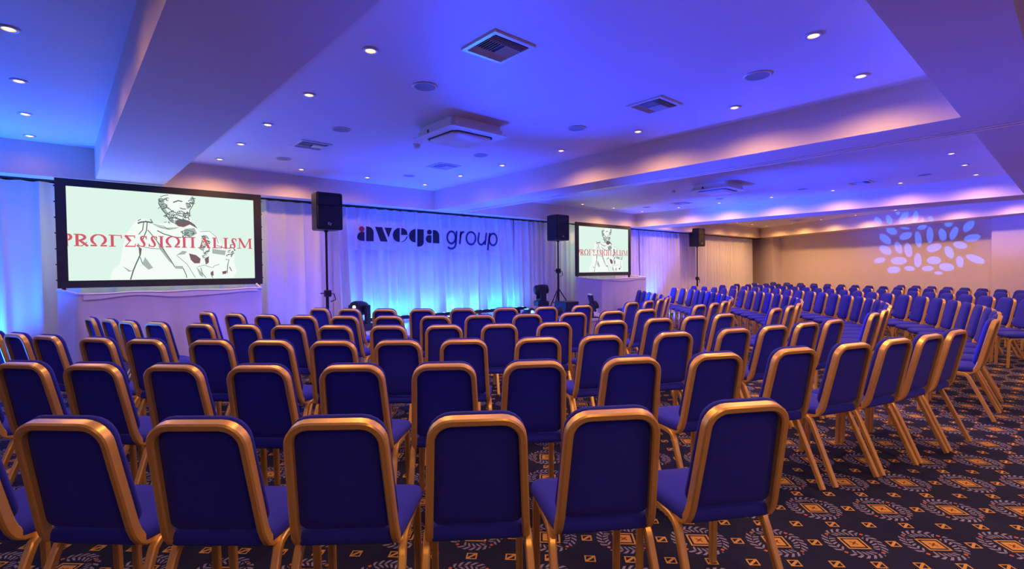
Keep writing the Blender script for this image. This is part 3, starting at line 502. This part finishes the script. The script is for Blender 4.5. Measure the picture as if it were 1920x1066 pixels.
# ------------------------------------------------------------------ loudspeakers on stands
def loudspeaker(x, y, z, floor_z, lab, slab, tilt=0.):
    t = thing('loudspeaker', lab, 'loudspeaker', (x, y, z)); w, d, h = .21, .36, .585
    cab = MB().rings([[(-w + q, -.0, zz) if False else p for p in [(-w + q, 0, zz), (w - q, 0, zz), (w - q, .20, zz), (w * .72 - q, d, zz), (-w * .72 + q, d, zz), (-w + q, .20, zz)]] for q, zz in ((.02, 0), (0, .02), (0, h - .02), (.02, h))])
    cab.build('cabinet', M['black'], t, 30)
    MB().cbox(-w + .015, w - .015, -.016, .004, .03, .365, .006).build('grille', M['grille'], t)
    horn = MB(); O_ = [(-w + .02, h - .03), (w - .02, h - .03), (w - .02, .385), (-w + .02, .385)]; I_ = [(-.07, h - .075), (.07, h - .075), (.07, .43), (-.07, .43)]
    vs_ = [(a, -.014, b) for a, b in O_] + [(a, .06, b) for a, b in I_] + [(a, .004, b) for a, b in O_]
    horn.add(vs_, [(0, 1, 5, 4), (1, 2, 6, 5), (2, 3, 7, 6), (3, 0, 4, 7), (4, 5, 6, 7), (0, 8, 9, 1), (1, 9, 10, 2), (2, 10, 11, 3), (3, 11, 8, 0)])
    horn.build('horn', M['black'], t)
    fn = lambda p, yy: (p[0], yy, p[1])
    bd = MB()
    for pts in ([(-.030, .075), (-.030, .115)], [(-.030, .113), (-.008, .113)], [(-.030, .095), (-.012, .095)], [(-.030, .077), (-.008, .077)], [(-.004, .105), (.008, .072)], [(.020, .105), (.002, .062)]): bd.ribbon(pts, .007, fn, -.019, -.016)
    bd.build('logo_mark', M['badge'], t)
    s = thing('speaker_stand', slab, 'speaker stand', (x, y + .16, floor_z)); H_ = z - floor_z
    MB().tube([(0, 0, .55), (0, 0, H_ - .004)], .018, 10).build('pole', M['metal'], s, 40)
    MB().tube([(0, 0, .08), (0, 0, max(.95, H_ * .52))], .026, 10).build('lower_tube', M['metal'], s, 40)
    zc = max(.95, H_ * .52)
    cl = MB().cbox(-.045, .06, -.04, .04, zc - .06, zc + .05, .012).build('winch_box', M['black'], s)
    MB().tube([(-.045, 0, zc), (-.085, 0, zc)], .008, 6).lathe([(.0, -.01), (.018, -.008), (.018, .008), (.0, .01)], 8, (-.095, 0, zc)).build('lock_knob', M['black'], cl)
    MB().tube([(.06, -.02, zc - .01), (.105, -.02, zc - .015), (.13, -.02, zc - .11), (.045, -.02, zc - .14)], .008, 6).build('crank_handle', M['metal'], cl)
    MB().lathe([(.0, H_ - .03), (.032, H_ - .03), (.032, H_ - .004), (.0, H_ - .003)], 10).build('top_cup', M['black'], s)
    for k in range(3):
        an = R(60 + 120 * k); MB().tube([(0.02 * math.cos(an), .02 * math.sin(an), .52), (.34 * math.cos(an), .34 * math.sin(an), .015)], .013, 6).build('leg', M['metal'], s)
        MB().tube([(0.02 * math.cos(an), .02 * math.sin(an), .14), (.20 * math.cos(an), .20 * math.sin(an), .235)], .009, 6).build('brace', M['metal'], s)
    return t
loudspeaker(3.255, 7.98, 2.115, 0, 'black loudspeaker on stand between left screen and blue curtain', 'black speaker stand between left screen and blue curtain')
loudspeaker(8.69, 7.96, 2.125, ST, 'black loudspeaker on stand just left of the right screen', 'black speaker pole stand rising behind the dark box on stage')
loudspeaker(15.74, 8.3, 2.184, 0, 'black loudspeaker on stand in front of the cream-lit curtain', 'black speaker stand in front of the cream-lit curtain')
sub = thing('subwoofer', 'black box loudspeaker lying on the stage beside draped stand', 'loudspeaker', (8.38, 7.60, ST))
MB().cbox(-.20, .22, -.18, .17, 0, .27, .008).build('cabinet', M['black'], sub); MB().box(-.185, .205, -.186, -.18, .015, .255).build('grille', M['grille'], sub)

# ------------------------------------------------------------------ moving heads
def moving_head(x, y, z, rz, tilt, lab):
    t = thing('moving_head_light', lab, 'stage light', (x, y, z), rz)
    MB().cbox(-.17, .17, -.13, .13, 0, .12, .015).build('base', M['black'], t)
    MB().box(-.05, .03, -.134, -.129, .045, .085).build('display', M['grille'], t)
    yk = MB(); yk.cbox(-.17, -.125, -.07, .07, .12, .42, .012); yk.cbox(.125, .17, -.07, .07, .12, .42, .012); yk.cbox(-.16, .16, -.075, .075, .12, .165, .01)
    yk.build('yoke', M['black'], t, 30)
    h = link('head', None, t) if False else None
    mb = MB(); prof = [(.0, -.17), (.08, -.165), (.112, -.12), (.118, 0), (.108, .10), (.096, .150), (.090, .152), (.0, .148)]
    mb.lathe(prof, 18); mt = Matrix.Rotation(R(90) - tilt, 4, 'X')
    mb.v = [tuple((mt @ Vector(p)) + Vector((0, 0, .37))) for p in mb.v]
    hd = mb.build('head', M['black'], t, 40)
    ln = MB().lathe([(.0, .149), (.028, .150), (.028, .156), (.0, .158)], 18); ln.v = [tuple((mt @ Vector(p)) + Vector((0, 0, .37))) for p in ln.v]
    ln.build('lens', M['lens'], hd, 40)
    return t
# the lathe's +z becomes local -y (tilt 0 = level)
mh1 = moving_head(3.68, 7.88, ST, R(-58), R(8), 'moving head stage light at stage left glowing toward the chairs')
GL, GA = Vector(GOBO_FRAME[0]), Vector(GOBO_FRAME[1]); gdir = (GA - GL).normalized()
gz = math.atan2(gdir.y, gdir.x); hc = GL - gdir * .19
mh2 = moving_head(hc.x, hc.y, ST, gz + math.pi / 2, math.asin(gdir.z), 'moving head stage light beside the dark box near right speaker')
for q in (mh2,): q.location.z = GL.z - .37 - gdir.z * .19 if GL.z - .37 > ST else ST

def gobo_light():
    l = bpy.data.lights.new('gobo_beam', 'SPOT'); l.energy = GOBO_W; l.color = (1, 1, 1); l.spot_size = R(22); l.spot_blend = .1; l.shadow_soft_size = .001
    o = link('gobo_beam', l, None); o.location = GL; zf = gdir; xr = zf.cross(Vector((0, 0, 1))).normalized(); yu = xr.cross(zf)
    mw = Matrix(((xr.x, yu.x, -zf.x, GL.x), (xr.y, yu.y, -zf.y, GL.y), (xr.z, yu.z, -zf.z, GL.z), (0, 0, 0, 1)))
    l.use_nodes = True; t = l.node_tree; N = t.nodes; Lk = t.links; em = N['Emission']
    tc = N.new('ShaderNodeTexCoord'); sp = N.new('ShaderNodeSeparateXYZ'); Lk.new(tc.outputs['Normal'], sp.inputs[0])
    def math_(o_, a, b=None, c_=None):
        n = N.new('ShaderNodeMath'); n.operation = o_
        for i, x in enumerate((a, b, c_)):
            if x is None: continue
            if isinstance(x, (int, float)): n.inputs[i].default_value = x
            else: Lk.new(x, n.inputs[i])
        return n.outputs[0]
    nz = math_('ABSOLUTE', sp.outputs[2]); X = math_('DIVIDE', sp.outputs[0], nz); Y = math_('DIVIDE', sp.outputs[1], nz)
    cb = N.new('ShaderNodeCombineXYZ'); Lk.new(X, cb.inputs[0]); Lk.new(Y, cb.inputs[1]); cb.inputs[2].default_value = 1
    cur = None
    for a1, a2, a3, b1, b2, b3 in GOBO:
        d = []
        for vec in ((a1, a2, a3), (b1, b2, b3)):
            n = N.new('ShaderNodeVectorMath'); n.operation = 'DOT_PRODUCT'; Lk.new(cb.outputs[0], n.inputs[0]); n.inputs[1].default_value = vec; d.append(n.outputs['Value'])
        e = math_('MULTIPLY_ADD', d[0], d[0], math_('MULTIPLY', d[1], d[1]))
        cur = e if cur is None else math_('MINIMUM', cur, e)
    mr = N.new('ShaderNodeMapRange'); mr.interpolation_type = 'SMOOTHSTEP'; mr.inputs[1].default_value = 1.15; mr.inputs[2].default_value = .75; mr.inputs[3].default_value = 0; mr.inputs[4].default_value = 1
    Lk.new(cur, mr.inputs[0]); Lk.new(mr.outputs[0], em.inputs['Strength']); em.inputs['Color'].default_value = (.01, .12, 1, 1)
    o.matrix_world = mw
    o.parent = mh2; bpy.context.view_layer.update(); o.matrix_parent_inverse = mh2.matrix_world.inverted(); o.matrix_basis = mw
gobo_light()

# ------------------------------------------------------------------ LED bar, uplights and added blue fill lights
bar = thing('led_light_bar', 'long low LED light bar along the foot of the blue curtain', 'light bar', (6.05, 8.50, ST))
MB().cbox(-1.95, 1.95, -.035, .035, .07, .135, .008).build('housing', M['metal'], bar)
for k in range(4):
    x = -1.7 + k * 3.4 / 3; MB().box(x - .03, x + .03, -.06, .06, 0, .07).build('foot', M['metal'], bar)
for k in range(20):
    x = -1.86 + k * 3.72 / 19; MB().lathe([(.0, .134), (.022, .135), (.022, .141), (.0, .143)], 10, (x, 0, 0)).build('led_lens', M['led'], bar)
for k in range(7):
    x = -1.8 + k * 3.6 / 6
    spot('led_beam', (x, .05, .15), (0, 1, .75), (.025, .22, 1) if 2 <= k <= 4 else (.006, .20, 1), BAR_W, 165, 1, .03, bar)
    spot('led_beam', (x, .02, .17), (0, .13, 1), BLUE, BAR_W * 5, 64, 1, .03, bar)
    if k % 2: spot('led_beam', (x, -.06, .12), (0, -1, -.12), BLUE, BAR_W, 150, 1, .02, bar)  # added forward spill that tints the stage deck blue
def uplight(x, y, lab, w, aim=(0, .12, 1), size=110, z=0, color=None):
    t = thing('par_uplight', lab, 'uplight', (x, y, z))
    MB().lathe([(.0, .06), (.07, .06), (.09, .10), (.09, .22), (.08, .225), (.0, .215)], 14).build('can', M['black'], t, 40)
    MB().lathe([(.0, .218), (.074, .219), (.074, .226), (.0, .228)], 14).build('lens', M['led'], t)
    MB().box(-.1, .1, -.03, .03, 0, .02).build('bracket_foot', M['metal'], t)
    spot('up_beam', (0, 0, .25), aim, color or BLUE, w, size, 1, .07, t)
uplight(-.75, 8.55, 'blue LED uplighter on floor at foot of left curtain', UP_W * .8, color=CYAN)
uplight(-1.25, 8.3, 'added blue fill uplighter tilted at the left bay ceiling', UP_W * 1.1, (.25, -.62, 1), 110, color=CYAN)  # second left lamp, added to brighten the bay ceiling
uplight(13.6, 8.5, 'blue LED uplighter on floor right of the right screen', UP_W)
uplight(4.7, 6.85, 'added blue fill uplighter standing on stage left', UP_W * .8, (0, -.06, 1), 104, ST)  # added to fill the ceiling near the stage with blue
uplight(6.65, 7.0, 'added blue fill uplighter standing on stage right of centre', UP_W * .8, (0, -.06, 1), 104, ST)  # partner of the one above, added for the same ceiling area
uplight(12.35, 8.35, 'added blue fill uplighter tilted over the right rows', UP_W * .8, (-.1, -1, .75), 120)  # extra lamp added to turn the right-hand chairs blue
uplight(2.95, 8.45, 'added blue fill uplighter on floor between left screen and stage', UP_W * .12)  # weak added lamp for blue on the curtain
def wash(x, y, z, aim, w, size, lab):  # builds an added fill fixture for the blue on ceiling and chairs
    t = thing('added_wash_light', lab, 'stage light', (x, y, z), math.atan2(aim[1], aim[0]) + math.pi / 2)
    MB().box(-.12, .12, -.05, .05, 0, .02).build('foot', M['metal'], t)
    y_ = MB(); y_.box(-.12, -.105, -.02, .02, 0, .2); y_.box(.105, .12, -.02, .02, 0, .2); y_.box(-.12, .12, -.02, .02, 0, .026); y_.build('bracket', M['metal'], t)
    e = math.atan2(aim[2], math.hypot(aim[0], aim[1])); mt = Matrix.Rotation(R(90) - e, 4, 'X')
    for nm, prof, m in (('can', [(.0, -.12), (.07, -.12), (.09, -.06), (.09, .11), (.08, .112), (.0, .1)], 'black'), ('lens', [(.0, .101), (.078, .102), (.078, .106), (.0, .108)], 'led')):
        b_ = MB().lathe(prof, 14); b_.v = [tuple(mt @ Vector(p) + Vector((0, 0, .17))) for p in b_.v]; b_.build(nm, M[m], t, 40)
    o = spot('added_wash_beam', (0, 0, 0), (0, -math.cos(e), math.sin(e)), BLUE, w, size, 1, .07, t)
    o.location = Vector((0, 0, .17)) + Vector((0, -math.cos(e), math.sin(e))) * .13
bpy.context.view_layer.update()
spot('head_beam', (0, -.20, .40), (0, -1, -.12), BLUE, 260, 150, 1, .03, mh1)
for (x, y, z, aim, k, size, lab) in ADDED_WASHES: wash(x, y, z, aim, ADDED_WASH_W * k, size, lab)

# ------------------------------------------------------------------ logo banners
for i, (pts, lab) in enumerate(zip(BANNERS, ('sheer banner with bold dark lettering and a red dot on the blue curtain', 'sheer banner with thin slanted lettering on the blue curtain'))):
    cx = (pts[0][0] + pts[1][0]) / 2; zb = pts[3][1]; YB = 8.70
    t = thing('logo_banner', lab, 'banner', (cx, YB, zb)); fn = lambda p, y, cx=cx, zb=zb: (p[0] - cx, y, p[1] - zb)
    (xa, za), (xb, zb1), (xc, zc), (xd, zd) = pts
    n = 40; V = []; F = []
    for j in range(2):
        for q in range(n + 1):
            X = xd + (xc - xd) * q / n; V.append((X - cx, .006 * math.sin(X * 15), 0 if j == 0 else (za + zb1) / 2 - zb))
    mb = MB(); mb.add(V, [(q, q + 1, q + n + 2, q + n + 1) for q in range(n)]); mb.build('sheet', M['sheer'], t, 60)
    if i == 0:
        MB().prism(LOGO_DOT, fn, -.016, -.012).build('red_dot', M['red'], t)
        for p in LOGO_DARK: MB().prism(p, fn, -.016, -.012).build('letter_piece', M['navy'], t)
    else:
        names = ('g', 'g', 'r', 'r', 'o', 'u', 'u', 'p', 'p')
        done = {}
        for nm, p in zip(names, LOGO_THIN): done.setdefault(nm, MB()).ribbon(p, .042, fn, -.016, -.012)
        for nm, mb in done.items(): mb.build('letter', M['midblue'], t)

# ------------------------------------------------------------------ small stage monitor
t = thing('stage_monitor', 'small tilted black panel on a foot at the stage edge', 'monitor', (8.02, 6.52, ST), R(52))
sl = MB(); sl.cbox(-.16, .16, -.02, .02, 0, .34, .006); rm = Matrix.Rotation(R(-14), 4, 'X'); sl.v = [tuple(rm @ Vector(p) + Vector((0, 0, .13))) for p in sl.v]
sl.build('panel', M['black'], t)
tp_ = MB().box(-.16, .16, -.022, .022, .335, .352); tp_.v = [tuple(rm @ Vector(p) + Vector((0, 0, .13))) for p in tp_.v]; tp_.build('top_edge', M['white'], t)
MB().tube([(0, .02, .02), (0, .03, .18)], .018, 8).build('stem', M['black'], t); MB().cbox(-.12, .12, -.08, .10, 0, .02, .005).build('foot', M['black'], t)
t = thing('small_case', 'small pale box on the stage behind the tilted panel', 'box', (8.25, 6.75, ST)); MB().cbox(-.09, .09, -.07, .07, 0, .13, .008).build('body', M['cloth'], t); MB().cbox(-.094, .094, -.074, .074, .13, .15, .006).build('lid', M['white'], t)

# ------------------------------------------------------------------ ceiling fittings
def downlight_proto():
    t = thing('ceiling_downlight', 'x', 'downlight')
    MB().lathe([(.036, 0), (.058, -.001), (.060, -.006), (.052, -.011), (.038, -.009), (.036, 0)], 20).build('trim_ring', M['badge'], t, 40)
    MB().lathe([(.0, -.014), (.012, -.013), (.022, -.009), (.028, -.003), (.036, .001), (.0, .002)], 16).build('lamp', M['bulb'], t, 40)
    return t
proto = None
DLS = {}
def beam_data(k):
    if k not in DLS:
        DL = bpy.data.lights.new('downlight_beam', 'SPOT'); DL.color = WARM; DL.energy = DOWN_W * k; DL.spot_size = R(166); DL.spot_blend = 1; DL.shadow_soft_size = .03; DLS[k] = DL
    return DLS[k]
def down(x, y, z, lab):
    k = dim(x, y)
    global proto
    if proto is None: proto = t = downlight_proto()
    else:
        t = proto.copy(); col.objects.link(t)
        for ch in PP: c_ = ch.copy(); col.objects.link(c_); c_.parent = t
    if t is proto: globals()['PP'] = list(proto.children)
    t.location = (x, y, z); tag(t, lab, 'downlight', 'recessed ceiling downlights')
    l = link('beam', beam_data(k), t); l.location = (0, 0, -.062)
YS_ = [1.25, 2.31, 3.43, 4.63, 5.83, 6.9, 7.99]
for i, y in enumerate([8.2, 7.13, 5.96, 4.75, 3.55, 2.35]): down(-.2, y, 3.06, f'warm recessed downlight in left ceiling bay, {ORD[i]} from the curtain')
for i, y in enumerate([8.2, 5.96, 3.55]): down(-2.9, y, 3.06, f'warm recessed downlight far left of the left bay, {ORD[i]} from the curtain')
for i, y in enumerate(reversed(YS_)):
    down(1.72, y, CEIL, f'warm downlight in middle ceiling bay, {ORD[i]} from stage beside the left beam')
    down(5.03, y, CEIL, f'warm downlight in middle ceiling bay, {ORD[i]} from stage beside the track beam')
    down(11.9, y, CEIL, f'warm downlight in right ceiling bay, {ORD[i]} from stage on its far side')
    down(6.85, y, CEIL, f'warm downlight in right ceiling bay, {ORD[i]} from stage behind the track beam')
for i, x in enumerate((2.83, 3.91)):
    down(x, 7.99, CEIL, f'warm downlight near stage soffit in middle bay, {["left", "right"][i]} of the inner pair')
    down(x, 1.25, CEIL, f'warm downlight at camera end of middle bay, {["left", "right"][i]} of the inner pair')
for i, x in enumerate((8.1, 9.42, 10.64)):
    down(x, 7.99, CEIL, f'warm downlight along the soffit of the right bay, {ORD[i]} of three from left')
    down(x, 1.25, CEIL, f'warm downlight at the near end of the right bay, {ORD[i]} of three from left')
for i, (x, y) in enumerate(((17.4, 7.9), (18.55, 7.88), (19.75, 7.86), (19.2, 6.78), (18.62, 5.7), (18.0, 4.58), (17.35, 3.47), (16.75, 2.4), (16.15, 1.3))):
    down(x, y, CEIL, f'warm downlight in the farthest bay, {ORD[i]} going round from the curtain side')
for i, (x, y) in enumerate(((13.85, 1.25), (13.85, 3.43), (13.85, 5.83), (13.85, 7.9), (15.6, 7.9))):
    down(x, y, CEIL, f'warm downlight in the farthest bay next to its beam, {ORD[i]} from the near end')
for i, x in enumerate((-1.6, .3, 2.2, 4.1, 6.0, 7.9, 9.8, 11.7)):
    down(x, -1.1, CEIL, f'warm downlight behind the camera, {ORD[i]} from left')

slat_l = MB().add([(-.155, -.004, -.002), (.155, -.004, -.002), (.155, .010, .012), (-.155, .010, .012), (-.155, -.006, 0), (.155, -.006, 0), (.155, .008, .014), (-.155, .008, .014)], [(0, 3, 2, 1), (4, 5, 6, 7), (0, 1, 5, 4), (1, 2, 6, 5), (2, 3, 7, 6), (3, 0, 4, 7)]).mesh('slat', M['slat'])
slat_s = MB().add([(-.004, -.075, -.002), (.010, -.075, .012), (.010, .075, .012), (-.004, .075, -.002), (-.006, -.075, 0), (.008, -.075, .014), (.008, .075, .014), (-.006, .075, 0)], [(0, 1, 2, 3), (7, 6, 5, 4), (4, 5, 1, 0), (5, 6, 2, 1), (6, 7, 3, 2), (7, 4, 0, 3)]).mesh('slat', M['slat'])
vf = MB(); a_, b_ = .19, .158
for (x0, x1, y0, y1) in ((-a_, a_, -a_, -b_), (-a_, a_, b_, a_), (-a_, -b_, -b_, b_), (b_, a_, -b_, b_)): vf.box(x0, x1, y0, y1, -.012, .0)
vframe = vf.mesh('frame', M['white']); vback = MB().box(-b_, b_, -b_, b_, -.0025, -.0005).mesh('backing', M['dark'])
def vent(x, y, lab, rz=0.):
    t = thing('ceiling_vent', lab, 'vent', (x, y, CEIL), rz, 'square ceiling air vents'); link('frame', vframe, t); link('backing', vback, t)
    for k in range(4): o = link('slat', slat_l, t); o.location = (0, -.140 + k * .021, -.017)
    for k in range(4): o = link('slat', slat_l, t); o.location = (0, .146 - k * .021, -.017); o.rotation_euler.z = math.pi
    for k in range(6): o = link('slat', slat_s, t); o.location = (-.145 + k * .023, 0, -.017)
    for k in range(6): o = link('slat', slat_s, t); o.location = (.145 - k * .023, 0, -.017); o.rotation_euler.z = math.pi
vent(2.39, 2.80, 'square ceiling vent with crossed slats nearest the camera'); vent(4.36, 2.79, 'square ceiling vent near the track beam, right of the nearest vent')
vent(2.40, 6.41, 'square ceiling vent above the first loudspeaker'); vent(4.39, 6.44, 'square ceiling vent toward the logo banner beyond the air conditioner')
vent(11.2, 6.42, 'square ceiling vent in right bay near the soffit'); vent(11.22, 2.8, 'square ceiling vent in right bay toward the camera side'); vent(18.2, 6.3, 'square ceiling vent in the farthest bay')
spm = MB().lathe([(.105, 0), (.110, -.004), (.104, -.010), (.092, -.008), (.092, 0)], 24).mesh('ring', M['white'], 40)
spg = MB().lathe([(.0, -.0065), (.05, -.0065), (.092, -.006), (.092, -.001), (.0, -.001)], 24).mesh('grille', mat('ceiling_speaker_grille', (.35, .35, .38), .6, bump=.6, bscale=700), 40)
for x, y, lab in ((2.4, 3.79, 'between nearest vent and air conditioner'), (2.4, 5.52, 'left of the smoke detector'), (2.39, 7.42, 'above the left part of the curtain'), (4.38, 7.43, 'nearest the logo banner'),
                  (4.38, 5.53, 'beyond the air conditioner'), (4.39, 3.8, 'right of the air conditioner by the track beam'), (4.36, 1.81, 'at top right of the middle bay'),
                  (11.2, 7.4, 'in right bay near the right screen'), (11.22, 5.5, 'in right bay right of its air conditioner'), (11.22, 3.77, 'in right bay before its far vent'), (11.2, 1.84, 'in right bay nearest the camera')):
    t = thing('ceiling_speaker', 'round flush ceiling speaker ' + lab, 'ceiling speaker', (x, y, CEIL), 0, 'round ceiling speakers'); link('ring', spm, t); link('grille', spg, t)
def aircon(x, y, lab):
    t = thing('air_conditioner', lab, 'air conditioner', (x, y, CEIL - .003))
    def sq(h, z, c=.03): return [(-h + c, -h, z), (h - c, -h, z), (h, -h + c, z), (h, h - c, z), (h - c, h, z), (-h + c, h, z), (-h, h - c, z), (-h, -h + c, z)]
    MB().rings([sq(.33, .0), sq(.33, -.05), sq(.345, -.052), sq(.345, -.10)]).build('casing', M['white'], t, 30)
    MB().rings([sq(.36, -.098), sq(.385, -.108), sq(.385, -.116), sq(.30, -.122)]).build('surround', M['white'], t, 30)
    MB().rings([sq(.275, -.121, .05), sq(.275, -.128, .05)]).build('air_slot', M['dark'], t)
    MB().rings([sq(.262, -.124, .05), sq(.262, -.140, .05), sq(.245, -.150, .05), sq(.10, -.158, .04)]).build('centre_panel', M['white'], t, 50)
    MB().box(-.347, -.343, .10, .13, -.09, -.055).build('sensor', M['black'], t)
aircon(3.375, 4.62, 'boxy ceiling air conditioner in the middle bay'); aircon(9.36, 4.62, 'boxy ceiling air conditioner in the right bay')
for x, y, lab in ((3.4, 5.57, 'small white smoke detector beyond the middle bay air conditioner'), (9.33, 5.53, 'small white smoke detector in the right bay')):
    t = thing('smoke_detector', lab, 'smoke detector', (x, y, CEIL)); MB().lathe([(.0, 0), (.05, 0), (.05, -.016), (.038, -.02), (.0, -.02)], 16).build('base', M['white'], t, 40)
    MB().lathe([(.0, -.018), (.036, -.02), (.038, -.04), (.026, -.05), (.0, -.051)], 16).build('cap', M['white'], t, 40)
